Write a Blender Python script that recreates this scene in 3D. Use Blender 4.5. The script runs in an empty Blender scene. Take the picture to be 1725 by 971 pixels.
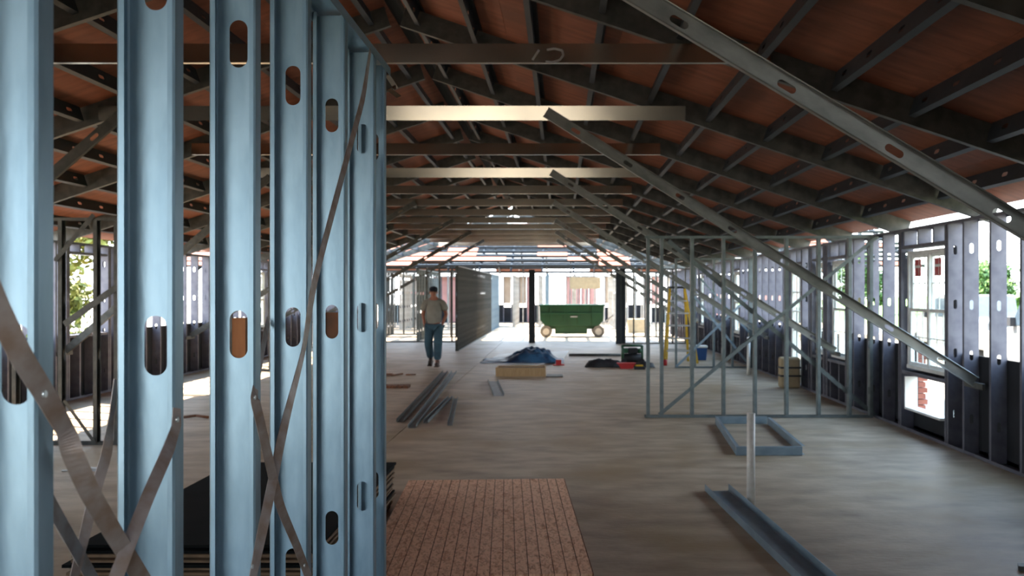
import bpy, bmesh, math, random
from mathutils import Vector, Matrix, noise
random.seed(7)
C = bpy.context.scene.collection
S = bpy.context.scene
# ------------------------------------------------------------------ camera, light, exposure
F = 1600.0; EYE = 1.67; VX = 945.0; VY = 490.0
cam = bpy.data.cameras.new('camera'); cam_o = bpy.data.objects.new('camera', cam); C.objects.link(cam_o)
cam_o.location = (0, 0, EYE); cam_o.rotation_euler = (math.pi/2, 0, 0)
cam.sensor_fit = 'HORIZONTAL'; cam.sensor_width = 36.0; cam.lens = 36.0*F/1725.0
cam.shift_x = (862.5-VX)/1725.0; cam.shift_y = (VY-485.5)/1725.0
cam.clip_start = 0.05; cam.clip_end = 500
cam.dof.use_dof = True; cam.dof.focus_distance = 2.7; cam.dof.aperture_fstop = 7.0
S.camera = cam_o
w = bpy.data.worlds.new('sky'); S.world = w; w.use_nodes = True
wn = w.node_tree.nodes; wl = w.node_tree.links; wn.clear()
wo = wn.new('ShaderNodeOutputWorld'); wb = wn.new('ShaderNodeBackground')
tc = wn.new('ShaderNodeTexCoord'); sp = wn.new('ShaderNodeSeparateXYZ'); cr = wn.new('ShaderNodeValToRGB')
cr.color_ramp.elements[0].position = 0.0; cr.color_ramp.elements[0].color = (0.86, 0.89, 0.90, 1)
cr.color_ramp.elements[1].position = 0.7; cr.color_ramp.elements[1].color = (0.38, 0.6, 0.88, 1)
wl.new(tc.outputs['Generated'], sp.inputs[0]); wl.new(sp.outputs['Z'], cr.inputs[0])
wl.new(cr.outputs[0], wb.inputs[0]); wb.inputs[1].default_value = 5.0; wl.new(wb.outputs[0], wo.inputs[0])
sun = bpy.data.lights.new('sun', 'SUN'); sun.energy = 22.0; sun.angle = math.radians(0.6); sun.color = (1.0, 0.9, 0.76)
sun_o = bpy.data.objects.new('sun', sun); C.objects.link(sun_o)
sun_dir = Vector((0.80, -0.28, -0.98))      # the way the light travels: from the left wall side, high
sun_o.rotation_euler = sun_dir.to_track_quat('-Z', 'Y').to_euler(); sun_o.location = (-12, 10, 20)
S.view_settings.view_transform = 'Standard'; S.view_settings.look = 'None'; S.view_settings.gamma = 1
S.view_settings.use_curve_mapping = False; S.view_settings.exposure = 0.85
S.cycles.max_bounces = 8; S.cycles.diffuse_bounces = 5; S.cycles.glossy_bounces = 4; S.cycles.transparent_max_bounces = 12
S.cycles.caustics_reflective = False; S.cycles.caustics_refractive = False

# ------------------------------------------------------------------ materials
def mat(name, col, rough=0.6, metal=0.0, col2=None, scale=8.0, stretch=(1, 1, 1), bump=0.0, lo=0.35, hi=0.65,
        col3=None, scale3=2.0, detail=5.0, spec=None, rough2=None, bscale=None):
    m = bpy.data.materials.new(name); m.use_nodes = True
    n = m.node_tree.nodes; l = m.node_tree.links; b = n['Principled BSDF']
    b.inputs['Base Color'].default_value = (*col, 1); b.inputs['Roughness'].default_value = rough
    b.inputs['Metallic'].default_value = metal
    if spec is not None: b.inputs['Specular IOR Level'].default_value = spec
    t = n.new('ShaderNodeTexCoord'); mp = n.new('ShaderNodeMapping'); mp.inputs['Scale'].default_value = stretch
    l.new(t.outputs['Object'], mp.inputs['Vector'])
    c2 = col2 if col2 else tuple(c*0.85 for c in col)
    nz = n.new('ShaderNodeTexNoise'); nz.inputs['Scale'].default_value = scale; nz.inputs['Detail'].default_value = detail
    l.new(mp.outputs[0], nz.inputs['Vector'])
    r = n.new('ShaderNodeValToRGB'); r.color_ramp.elements[0].position = lo; r.color_ramp.elements[1].position = hi
    r.color_ramp.elements[0].color = (*c2, 1); r.color_ramp.elements[1].color = (*col, 1)
    l.new(nz.outputs['Fac'], r.inputs[0]); out = r.outputs[0]
    if col3:
        n3 = n.new('ShaderNodeTexNoise'); n3.inputs['Scale'].default_value = scale3; n3.inputs['Detail'].default_value = 6
        l.new(t.outputs['Object'], n3.inputs['Vector'])
        r3 = n.new('ShaderNodeValToRGB'); r3.color_ramp.elements[0].position = 0.5; r3.color_ramp.elements[1].position = 0.66
        l.new(n3.outputs['Fac'], r3.inputs[0])
        mx = n.new('ShaderNodeMix'); mx.data_type = 'RGBA'
        l.new(r3.outputs[0], mx.inputs['Factor']); l.new(out, mx.inputs[6]); mx.inputs[7].default_value = (*col3, 1)
        out = mx.outputs[2]
    l.new(out, b.inputs['Base Color'])
    if rough2 is not None:
        mr = n.new('ShaderNodeMapRange'); mr.inputs['To Min'].default_value = rough2; mr.inputs['To Max'].default_value = rough
        l.new(nz.outputs['Fac'], mr.inputs['Value']); l.new(mr.outputs[0], b.inputs['Roughness'])
    if bump:
        bp = n.new('ShaderNodeBump'); bp.inputs['Strength'].default_value = bump; bp.inputs['Distance'].default_value = 0.01
        src = nz
        if bscale:
            src = n.new('ShaderNodeTexNoise'); src.inputs['Scale'].default_value = bscale; l.new(mp.outputs[0], src.inputs['Vector'])
        l.new(src.outputs['Fac'], bp.inputs['Height']); l.new(bp.outputs[0], b.inputs['Normal'])
    return m

M = {}
M['galv'] = mat('galvanised_steel', (0.27, 0.35, 0.40), 0.5, 0.4, (0.19, 0.26, 0.31), 14, (1, 1, 0.35), 0.05, rough2=0.36, bscale=60)
M['galv_daylit'] = mat('daylit_galvanised_steel', (0.27, 0.40, 0.49), 0.4, 0.45, (0.18, 0.285, 0.36), 14, (1, 1, 0.3), 0.05, rough2=0.3, bscale=70)  # same steel for the nearest studs, their stronger daylight put into the colour
M['galv_grey'] = mat('grey_steel', (0.33, 0.335, 0.31), 0.42, 0.6, (0.22, 0.23, 0.215), 11, (1, 1, .5), 0.05, rough2=.32)
M['galv_frame'] = mat('partition_steel', (0.19, 0.225, 0.225), 0.5, 0.45, (0.13, 0.155, 0.16), 8)
M['galv_sunlit'] = mat('sunlit_steel', (0.50, 0.47, 0.42), 0.6, 0.2, (0.34, 0.31, 0.27), 5)  # far studs: sunlight put into a warmer, lighter steel colour
M['sheath_tan'] = mat('tan_sheathing', (0.62, 0.50, 0.38), 0.8, 0, (0.5, 0.38, 0.28), 2)
M['galv_dull'] = mat('dull_steel', (0.10, 0.10, 0.09), 0.5, 0.5, (0.055, 0.058, 0.054), 9, (1, 1, 1), 0.05)  # darker, greyer copy of the galvanised steel
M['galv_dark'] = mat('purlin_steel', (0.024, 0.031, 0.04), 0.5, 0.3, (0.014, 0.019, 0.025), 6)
M['galv_ext'] = mat('wall_stud_steel', (0.15, 0.15, 0.18), 0.55, 0.3, (0.10, 0.10, 0.13), 7)
M['tie'] = mat('tie_steel', (0.52, 0.46, 0.37), 0.22, 1.0, (0.40, 0.36, 0.30), 2.2, (1, 1, 1.0), 0.0, rough2=0.19)
M['strap'] = mat('rusty_strap', (0.40, 0.35, 0.33), 0.48, 0.35, (0.29, 0.21, 0.165), 26, (1, 1, 1), 0.1)
M['screw'] = mat('screw_zinc', (0.65, 0.7, 0.72), 0.3, 0.9)
M['ply'] = mat('roof_plywood', (0.27, 0.085, 0.042), 0.75, 0, (0.16, 0.046, 0.022), 2.5, (1, 4, 1), 0.1, 0.3, 0.7, (0.16, 0.055, 0.03), 1.1)
M['felt'] = mat('roof_felt', (0.03, 0.03, 0.03), 0.9)
M['black_board'] = mat('asphalt_board', (0.012, 0.014, 0.02), 0.85, 0, (0.006, 0.007, 0.01), 3)
M['pink'] = mat('pink_foam', (0.8, 0.45, 0.42), 0.8, 0, (0.7, 0.38, 0.35), 3)
M['white'] = mat('window_white', (0.8, 0.8, 0.77), 0.5)
M['pvc'] = mat('pvc_white', (0.85, 0.82, 0.76), 0.45, 0, (0.74, 0.70, 0.63), 25)
M['red'] = mat('red_paint', (0.5, 0.02, 0.02), 0.5)
M['green'] = mat('green_paint', (0.003, 0.055, 0.018), 0.5, 0, (0.002, 0.04, 0.013), 2)
M['dkgreen'] = mat('dark_green_paint', (0.01, 0.08, 0.03), 0.5)
M['yellow'] = mat('ladder_yellow', (0.62, 0.38, 0.02), 0.5)
M['alu'] = mat('aluminium', (0.6, 0.62, 0.63), 0.35, 0.8)
M['blackpl'] = mat('black_plastic', (0.015, 0.015, 0.018), 0.6)
M['tarp'] = mat('blue_tarp', (0.035, 0.11, 0.21), 0.4, 0, (0.012, 0.03, 0.07), 3.5, lo=0.42, hi=0.58)
M['pine'] = mat('pine_wood', (0.50, 0.33, 0.17), 0.7, 0, (0.42, 0.26, 0.12), 6, (8, 1, 1))
M['orange_wood'] = mat('orange_wood', (0.36, 0.13, 0.035), 0.7, 0, (0.28, 0.09, 0.025), 9, (6, 1, 1))
M['rust'] = mat('rusty_scrap', (0.25, 0.09, 0.035), 0.8, 0, (0.1, 0.05, 0.03), 8)
M['card'] = mat('cardboard', (0.42, 0.32, 0.19), 0.8)
M['cooler'] = mat('cooler_blue', (0.015, 0.07, 0.22), 0.5)
M['tyre'] = mat('tyre_grey', (0.16, 0.15, 0.13), 0.85)
M['hub'] = mat('wheel_hub', (0.5, 0.48, 0.42), 0.5)
M['skin'] = mat('skin', (0.33, 0.12, 0.07), 0.6)
M['shirt'] = mat('grey_shirt', (0.27, 0.25, 0.21), 0.9, 0, (0.2, 0.185, 0.155), 5)
M['denim'] = mat('denim', (0.05, 0.105, 0.14), 0.9, 0, (0.03, 0.065, 0.09), 6)
M['boot'] = mat('boot_leather', (0.045, 0.022, 0.015), 0.6)
M['navy'] = mat('navy_cap', (0.012, 0.014, 0.025), 0.9)
M['hair'] = mat('brown_hair', (0.03, 0.018, 0.012), 0.8)
M['truck'] = mat('truck_white', (0.19, 0.19, 0.185), 0.35)
M['truck_glass'] = mat('vehicle_glass', (0.05, 0.07, 0.09), 0.08, 0.0)
M['brick'] = mat('red_brick', (0.33, 0.11, 0.07), 0.85, 0, (0.24, 0.075, 0.05), 12)
M['bark'] = mat('bark', (0.12, 0.085, 0.06), 0.9)
M['leaf'] = mat('leaf_green', (0.085, 0.17, 0.035), 0.7, 0, (0.04, 0.09, 0.02), 1.2)
M['leaf_y'] = mat('leaf_yellow', (0.34, 0.30, 0.05), 0.7, 0, (0.10, 0.15, 0.03), 1.0)
M['grass'] = mat('lawn', (0.16, 0.26, 0.06), 0.9, 0, (0.10, 0.18, 0.04), 0.6)
M['dirt'] = mat('pale_ground', (0.42, 0.37, 0.30), 0.9, 0, (0.30, 0.25, 0.19), 0.35, bump=0.3)
M['floor'] = mat('concrete', (0.54, 0.42, 0.295), 0.58, 0, (0.29, 0.205, 0.13), 3.6, (.55, 1, 1), 0.35, 0.3, 0.64,
                 (0.34, 0.235, 0.13), 0.9, 14, rough2=0.42, bscale=30)
def glass_mat():
    m = bpy.data.materials.new('window_glass'); m.use_nodes = True
    n = m.node_tree.nodes; l = m.node_tree.links; n.clear()
    o = n.new('ShaderNodeOutputMaterial'); mx = n.new('ShaderNodeMixShader'); t = n.new('ShaderNodeBsdfTransparent')
    g = n.new('ShaderNodeBsdfGlossy'); g.inputs['Roughness'].default_value = 0.02; lw = n.new('ShaderNodeLayerWeight'); lw.inputs[0].default_value = 0.25
    fr = n.new('ShaderNodeMath'); fr.operation = 'MULTIPLY'; fr.inputs[1].default_value = 0.35; l.new(lw.outputs['Facing'], fr.inputs[0])
    t.inputs[0].default_value = (0.93, 0.96, 0.95, 1)
    l.new(fr.outputs[0], mx.inputs[0]); l.new(t.outputs[0], mx.inputs[1]); l.new(g.outputs[0], mx.inputs[2]); l.new(mx.outputs[0], o.inputs[0])
    return m
M['glass'] = glass_mat()
def siding_mat():
    m = bpy.data.materials.new('grained_siding'); m.use_nodes = True
    n = m.node_tree.nodes; l = m.node_tree.links; b = n['Principled BSDF']; b.inputs['Roughness'].default_value = 0.55
    t = n.new('ShaderNodeTexCoord')
    def nz(sc, stretch, lo, hi, ca, cb, det=3, dist=0.0):
        mp = n.new('ShaderNodeMapping'); mp.inputs['Scale'].default_value = stretch; l.new(t.outputs['Object'], mp.inputs[0])
        q = n.new('ShaderNodeTexNoise'); q.inputs['Scale'].default_value = sc; q.inputs['Detail'].default_value = det; q.inputs['Distortion'].default_value = dist
        l.new(mp.outputs[0], q.inputs['Vector']); r = n.new('ShaderNodeValToRGB')
        r.color_ramp.elements[0].position = lo; r.color_ramp.elements[1].position = hi
        r.color_ramp.elements[0].color = (*ca, 1); r.color_ramp.elements[1].color = (*cb, 1); l.new(q.outputs['Fac'], r.inputs[0]); return r.outputs[0]
    a = nz(9, (3.2, 1.0, 1), .30, .53, (.60, .25, .12), (.95, .58, .37), 4, 1.6)
    c = nz(4, (14, 7, 1), .33, .46, (.62, .52, .46), (1, 1, 1), 2, .6)
    mx = n.new('ShaderNodeMix'); mx.data_type = 'RGBA'; mx.blend_type = 'MULTIPLY'; mx.inputs['Factor'].default_value = 0.9
    l.new(a, mx.inputs[6]); l.new(c, mx.inputs[7]); l.new(mx.outputs[2], b.inputs['Base Color'])
    return m
M['siding'] = siding_mat()
M['chalk'] = mat('chalk', (0.5, 0.48, 0.46), 0.9)
M['groove'] = mat('siding_groove', (0.36, 0.14, 0.07), 0.8, 0, (0.12, 0.045, 0.025), 30, (.2, 1, 1), lo=.45, hi=.55)
M['ply_edge'] = mat('ply_edge', (0.22, 0.14, 0.08), 0.8, 0, (0.14, 0.09, 0.05), 10)
M['ply_dark'] = mat('dark_faced_board', (0.010, 0.011, 0.011), 0.9, 0, (0.006, 0.007, 0.007), 3, spec=0.1)
M['red_sheet'] = mat('red_sheet', (0.2, 0.06, 0.04), 0.7)
M['yellow_edge'] = mat('sheet_edge', (0.55, 0.36, 0.13), 0.7)

# ------------------------------------------------------------------ helpers
def W(px, py, Z):                      # a point measured in the photograph, at a real distance
    return Vector(((px-VX)*Z/F, Z, EYE-(py-VY)*Z/F))
def link(name, me, m=None, parent=None, M4=None, loc=None):
    o = bpy.data.objects.new(name, me); C.objects.link(o)
    if m is not None and me is not None and len(me.materials) == 0: me.materials.append(m)
    if parent is not None:
        o.parent = parent
        pw = PW[parent.name] if parent.name in PW else Matrix.Identity(4)
        inv = pw.inverted()
    else: inv = Matrix.Identity(4)
    mw = M4 if M4 is not None else Matrix.Translation(loc if loc is not None else (0, 0, 0)) if (loc is not None) else None
    if mw is None: mw = Matrix.Identity(4)
    o.matrix_local = inv @ mw
    PW[o.name] = mw.copy()
    return o
PW = {}
def tag(o, label=None, cat=None, group=None, kind=None):
    if label: o['label'] = label
    if cat: o['category'] = cat
    if group: o['group'] = group
    if kind: o['kind'] = kind
    return o
def thing(name, label, cat, loc=(0, 0, 0), rz=0.0, group=None):
    o = bpy.data.objects.new(name, None); C.objects.link(o); o.empty_display_size = 0.2
    mw = Matrix.Translation(loc) @ Matrix.Rotation(rz, 4, 'Z'); o.matrix_local = mw; PW[o.name] = mw
    return tag(o, label, cat, group)
def struct(name):
    o = bpy.data.objects.new(name, None); C.objects.link(o); PW[o.name] = Matrix.Identity(4); o['kind'] = 'structure'; return o
def copy_tree(o, parent=None):
    c = o.copy(); C.objects.link(c)
    if parent: c.parent = parent
    for ch in list(o.children): copy_tree(ch, c)
    return c

class MB:
    def __init__(s): s.bm = bmesh.new()
    def box(s, x0, x1, y0, y1, z0, z1, M4=None, mi=0):
        v = [s.bm.verts.new(M4 @ Vector(p) if M4 else p) for p in
             ((x0, y0, z0), (x1, y0, z0), (x1, y1, z0), (x0, y1, z0), (x0, y0, z1), (x1, y0, z1), (x1, y1, z1), (x0, y1, z1))]
        for f in ((0, 3, 2, 1), (4, 5, 6, 7), (0, 1, 5, 4), (1, 2, 6, 5), (2, 3, 7, 6), (3, 0, 4, 7)):
            fa = s.bm.faces.new([v[i] for i in f]); fa.material_index = mi
        return s
    def bar(s, a, b, wd, h, mi=0, up=(0, 0, 1)):
        a = Vector(a); b = Vector(b); d = b-a; L = d.length; d.normalize(); u = Vector(up)
        if abs(d.dot(u)) > 0.98: u = Vector((0, 1, 0))
        x = d.cross(u).normalized(); z = x.cross(d).normalized()
        R = Matrix((x, d, z)).transposed().to_4x4(); R.translation = a
        return s.box(-wd/2, wd/2, 0, L, -h/2, h/2, R, mi)
    def cyl(s, a, b, r, n=12, r2=None, mi=0, smooth=True):
        a = Vector(a); b = Vector(b); d = (b-a).normalized(); r2 = r if r2 is None else r2
        u = Vector((0, 0, 1)) if abs(d.z) < 0.9 else Vector((1, 0, 0)); x = d.cross(u).normalized(); y = d.cross(x)
        A = []; B = []
        for i in range(n):
            t = 2*math.pi*i/n; o = x*math.cos(t)+y*math.sin(t)
            A.append(s.bm.verts.new(a+o*r)); B.append(s.bm.verts.new(b+o*r2))
        for i in range(n):
            f = s.bm.faces.new((A[i], A[(i+1) % n], B[(i+1) % n], B[i])); f.smooth = smooth; f.material_index = mi
        s.bm.faces.new(A[::-1]).material_index = mi; s.bm.faces.new(B).material_index = mi
        return s
    def tube(s, pts, r, n=8, mi=0):
        for a, b in zip(pts[:-1], pts[1:]): s.cyl(a, b, r, n, mi=mi)
        return s
    def prism(s, poly, axis, a0, a1, mi=0):          # poly in the plane across `axis`
        def P(p, a): return {'x': (a, p[0], p[1]), 'y': (p[0], a, p[1]), 'z': (p[0], p[1], a)}[axis]
        A = [s.bm.verts.new(P(p, a0)) for p in poly]; B = [s.bm.verts.new(P(p, a1)) for p in poly]
        n = len(poly)
        for i in range(n): s.bm.faces.new((A[i], A[(i+1) % n], B[(i+1) % n], B[i])).material_index = mi
        s.bm.faces.new(A[::-1]).material_index = mi; s.bm.faces.new(B).material_index = mi
        return s
    def ball(s, c, rx, ry, rz, n=12, mi=0):
        vs = bmesh.ops.create_uvsphere(s.bm, u_segments=n, v_segments=max(6, n//2+2), radius=1)['verts']
        for v in vs: v.co = Vector((c[0]+v.co.x*rx, c[1]+v.co.y*ry, c[2]+v.co.z*rz))
        for f in {f for v in vs for f in v.link_faces}: f.smooth = True; f.material_index = mi
        return s
    def mesh(s, name):
        bmesh.ops.recalc_face_normals(s.bm, faces=s.bm.faces)
        me = bpy.data.meshes.new(name); s.bm.to_mesh(me); s.bm.free(); return me
    def obj(s, name, m, parent=None, loc=None, M4=None, bevel=0, extra=()):
        me = s.mesh(name); me.materials.append(m)
        for e in extra: me.materials.append(e)
        if parent is not None and M4 is None and loc is None: M4 = PW[parent.name]     # geometry in the parent's own space
        o = link(name, me, None, parent, M4, loc)
        if bevel:
            b = o.modifiers.new('bevel', 'BEVEL'); b.width = bevel; b.segments = 2; b.limit_method = 'ANGLE'
        return o

_cache = {}
def c_mesh(L, wd, fl, lip, slots=(), sw=0.038, sh=0.1, near=False, mk='galv', nick=0.0):
    key = (round(L, 3), wd, fl, lip, tuple(round(s, 3) for s in slots), near, mk)
    if key in _cache: return _cache[key]
    bm = bmesh.new(); h = wd/2; r = 0.0035 if near else 0.0
    # side profiles (from lip end to web edge), left; the right is mirrored
    if near:
        prof = [(-h+0.001, -fl), (-h, -fl+r), (-h, -r), (-h+r, 0)]
        if lip: prof = [(-h+lip, -fl+0.001), (-h+r, -fl)] + prof[1:]
        else: prof = [(-h-0.001, -fl)] + prof[1:]
    else:
        prof = [(-h, -fl), (-h, 0)]
        if lip: prof = [(-h+lip, -fl)] + prof
    xe = prof[-1][0]
    zs = [0.0]; 
    for c in slots: zs += [c-sh/2-0.03, c+sh/2+0.03]
    zs.append(L)
    for sgn in (1, -1):
        prev = None
        for (x, y) in prof:
            cur = [bm.verts.new((x*sgn, y, z)) for z in zs]
            if prev:
                for i in range(len(zs)-1): bm.faces.new((prev[i], cur[i], cur[i+1], prev[i+1]))
            prev = cur
        if sgn == 1: Lc = prev
        else: Rc = prev
    i = 0; k = 8 if near else 3
    mid = {}
    def mv(z):
        if z not in mid: mid[z] = bm.verts.new((0, 0, z))
        return mid[z]
    for i in range(len(zs)-1):
        z0, z1 = zs[i], zs[i+1]
        if i % 2 == 0 or not slots:
            bm.faces.new((Lc[i], mv(z0), mv(z1), Lc[i+1])); bm.faces.new((mv(z0), Rc[i], Rc[i+1], mv(z1)))
        else:
            c = (z0+z1)/2; R = sw/2; s2 = sh/2-R
            bot = bm.verts.new((0, 0, c-s2-R)); top = bm.verts.new((0, 0, c+s2+R))
            for sg, col in ((-1, Lc), (1, Rc)):
                arc = []
                for a in range(1, k+1):
                    t = math.pi/2*a/k; arc.append(bm.verts.new((sg*R*math.sin(t), 0, c-s2-R*math.cos(t))))
                for a in range(k, 0, -1):
                    t = math.pi/2*a/k; arc.append(bm.verts.new((sg*R*math.sin(t), 0, c+s2+R*math.cos(t))))
                bm.faces.new([col[i], mv(z0), bot] + arc + [top, mv(z1), col[i+1]])
    bmesh.ops.recalc_face_normals(bm, faces=bm.faces)
    if near: bmesh.ops.solidify(bm, geom=bm.faces[:], thickness=0.0012)
    me = bpy.data.meshes.new('c_section'); bm.to_mesh(me); bm.free(); me.materials.append(M[mk])
    _cache[key] = me; return me
def member(name, p0, p1, fdir, parent, wd=0.092, fl=0.041, lip=0.01, slots=(), near=False, mk='galv'):
    """C section from p0 to p1 (the middle of its web), flanges towards fdir."""
    p0 = Vector(p0); p1 = Vector(p1); d = p1-p0; L = round(d.length, 2); z = d.normalized()
    f = Vector(fdir); y = -(f - z*f.dot(z)).normalized(); x = y.cross(z)
    R = Matrix((x, y, z)).transposed().to_4x4(); R.translation = p0
    return link(name, c_mesh(L, wd, fl, lip, slots, near=near, mk=mk), None, parent, R)
def slots_for(L, first=0.3, step=0.61):
    out = []; s = first
    while s < L-0.12: out.append(s); s += step
    return out

def partition(name, label, a, b, h=2.44, spacing=0.406, studs=None, wd=0.092, mk='galv', near=False, flip=1, skip=None, group=None, base=True):
    """free-standing stud partition from a to b (x, y): tracks and single studs"""
    a = Vector((a[0], a[1], 0)); b = Vector((b[0], b[1], 0)); d = (b-a); L = d.length; d.normalize()
    t = thing(name, label, 'stud wall', a, group=group)
    if base: member('bottom_track', a+Vector((0, 0, .002)), b+Vector((0, 0, .002)), (0, 0, 1), t, wd+.004, .03, 0, near=near, mk=mk)
    member('top_track', a+Vector((0, 0, h)), b+Vector((0, 0, h)), (0, 0, -1), t, wd+.004, .032, 0, near=near, mk=mk)
    if studs is None:
        n = int(L/spacing); studs = [i*spacing+0.002 for i in range(n+1)] + [L-0.045]
    for s in studs:
        if skip and skip[0] < s < skip[1]: continue
        p = a+d*s
        member('stud', p+Vector((0, 0, .004)), p+Vector((0, 0, h-.004)), d*flip, t, wd, .041, .01, (0.35, 0.96, 1.57, 2.18), near=near, mk=mk)
    return t, a, d
def strap_bar(name, parent, a, b, wd=0.038, th=0.002, m='galv_dull', n=(0, 1, 0)):
    a = Vector(a); b = Vector(b)
    mb = MB(); mb.bar(a, b, th if abs(n[0]) else wd, wd if abs(n[0]) else th)
    return mb

# ------------------------------------------------------------------ the setting: ground, floor
RX, LX = 4.13, -7.45            # inner faces of the long walls
SL = 1/3.0; RIDGE = (RX+LX)/2; PLATE = 2.413
ZK = [7.1+2.39*k for k in range(-3, 13)]      # roof frames along the hall
Z0, Z1 = ZK[0], ZK[-1]
def under(x): return PLATE + SL*((RX-x) if x > RIDGE else (x-LX))

g = MB(); g.box(-90, 100, -60, 140, -0.45, -0.25); tag(g.obj('ground', M['dirt']), kind='structure')
lawn = MB(); lawn.prism([(15, -0.24), (60, 1.6), (95, 2.0), (95, -0.24)], 'y', -20, 120); tag(lawn.obj('lawn', M['grass']), kind='structure')
fl = struct('floor')
def slab(x0, x1, y0, y1):
    MB().box(x0+.004, x1-.004, y0+.004, y1-.004, -0.3, 0).obj('slab', M['floor'], fl)
for (y0, y1) in ((-3.0, 25.9), (25.9, 36.4)):
    for (x0, x1) in ((-7.62, -1.9), (-1.9, 4.3)): slab(x0, x1, y0, y1)
for (x0, x1) in ((-17, -7.62), (-7.62, -1.9), (-1.9, 4.3), (4.3, 15)): slab(x0, x1, 36.4, 50)

# ------------------------------------------------------------------ outer walls
def ext_wall(name, x, side, y0, y1, openings, sheath_gaps=()):
    """long wall, studs 0.61 apart, webs across the hall; side=+1 for the right wall"""
    w_ = struct(name); xc = x+side*0.076
    member('bottom_track', (xc, y0, .002), (xc, y1, .002), (0, 0, 1), w_, .156, .035, 0, mk='galv_ext')
    member('top_track', (xc, y0, PLATE), (xc, y1, PLATE), (0, 0, -1), w_, .156, .035, 0, mk='galv_ext')
    y = y0+0.05; ys = []
    while y < y1: ys.append(y); y += 0.61
    ye = 8.2 if side > 0 else 5.0
    for (a, b, s, hd) in openings:
        ys = [v for v in ys if not (a-0.1 < v < b+0.1)]
        for e in (a-0.03, a-0.09, b+0.03, b+0.09): ys.append(e)
        c = a+0.3
        while c < b:
            if hd < PLATE-.15: member('cripple_stud', (xc, c, hd+.06), (xc, c, PLATE-.004), (0, 1, 0), w_, .152, .041, .012, mk='galv_ext')
            if s > 0.35 and not any(gp[0] < c < gp[1] for gp in sheath_gaps): member('cripple_stud', (xc, c, .004), (xc, c, s-.03), (0, 1, 0), w_, .152, .041, .012, mk='galv_ext')
            c += 0.45
        member('header', (xc, a, hd+.03), (xc, b, hd+.03), (0, 0, 1), w_, .156, .04, 0, mk='galv_ext')
        if s > 0.2: member('sill_track', (xc, a, s-.03), (xc, b, s-.03), (0, 0, -1), w_, .156, .04, 0, mk='galv_ext')
    for v in ys:
        member('stud', (xc, v, .004), (xc, v, PLATE-.004), (0, 1, 0), w_, .152, .041, .012, (0.35, 1.0, 1.52, 2.1), mk='galv_ext')
    # dark sheathing boards on the outside, about a metre high, one object per board; unseen near ones full height to cut daylight
    xo = x+side*0.154; y = y0
    while y < y1-0.2:
        e = min(y+1.22, y1)
        segs = [(y, e, 0.0, 1.0 if e > ye else PLATE)]
        for (a, b, s, hd) in openings:
            if s < 0.95:
                ns = []
                for (p, q, l0, l1) in segs:
                    if q <= a or p >= b: ns.append((p, q, l0, l1)); continue
                    if p < a: ns.append((p, a, l0, l1))
                    if q > b: ns.append((b, q, l0, l1))
                    if s > 0.1:
                        ga = [gp for gp in sheath_gaps if gp[0] < min(q, b) and gp[1] > max(p, a)]
                        m0, m1 = max(p, a), min(q, b)
                        if ga:
                            gp = ga[0]
                            if gp[0] > m0: ns.append((m0, gp[0], l0, s))
                            if gp[1] < m1: ns.append((gp[1], m1, l0, s))
                            ns.append((max(m0, gp[0]), min(m1, gp[1]), l0, gp[2]))
                            if gp[3] < s-.02: ns.append((max(m0, gp[0]), min(m1, gp[1]), gp[3], s))
                        else: ns.append((m0, m1, l0, s))
                segs = ns
        for (p, q, l0, l1) in segs:
            if q-p > .02 and l1-l0 > .02:
                MB().box(min(xo, xo+side*.02), max(xo, xo+side*.02), p+.001, q-.001, l0-.05 if l0 == 0 else l0, l1).obj('sheathing_board', M['black_board'], w_)
        y = e
    return w_
r_open = [(10.22, 11.5, .74, 2.14), (13.8, 14.7, .65, 2.12), (14.98, 15.6, .65, 2.12), (16.35, 17.3, .04, 2.1), (22.0, 23.0, .65, 2.12), (27.5, 28.5, .65, 2.12)]
l_open = [(14.4, 15.6, 1.02, 2.2), (20.3, 21.3, .74, 2.14), (23.0, 24.1, .74, 2.14), (28.5, 29.5, .1, 2.14)]
ext_wall('wall_right', RX, 1, -1.3, 36.0, r_open, [(10.36, 11.44, .27, .64)])
ext_wall('wall_left', LX, -1, -1.3, 36.0, l_open)

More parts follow.
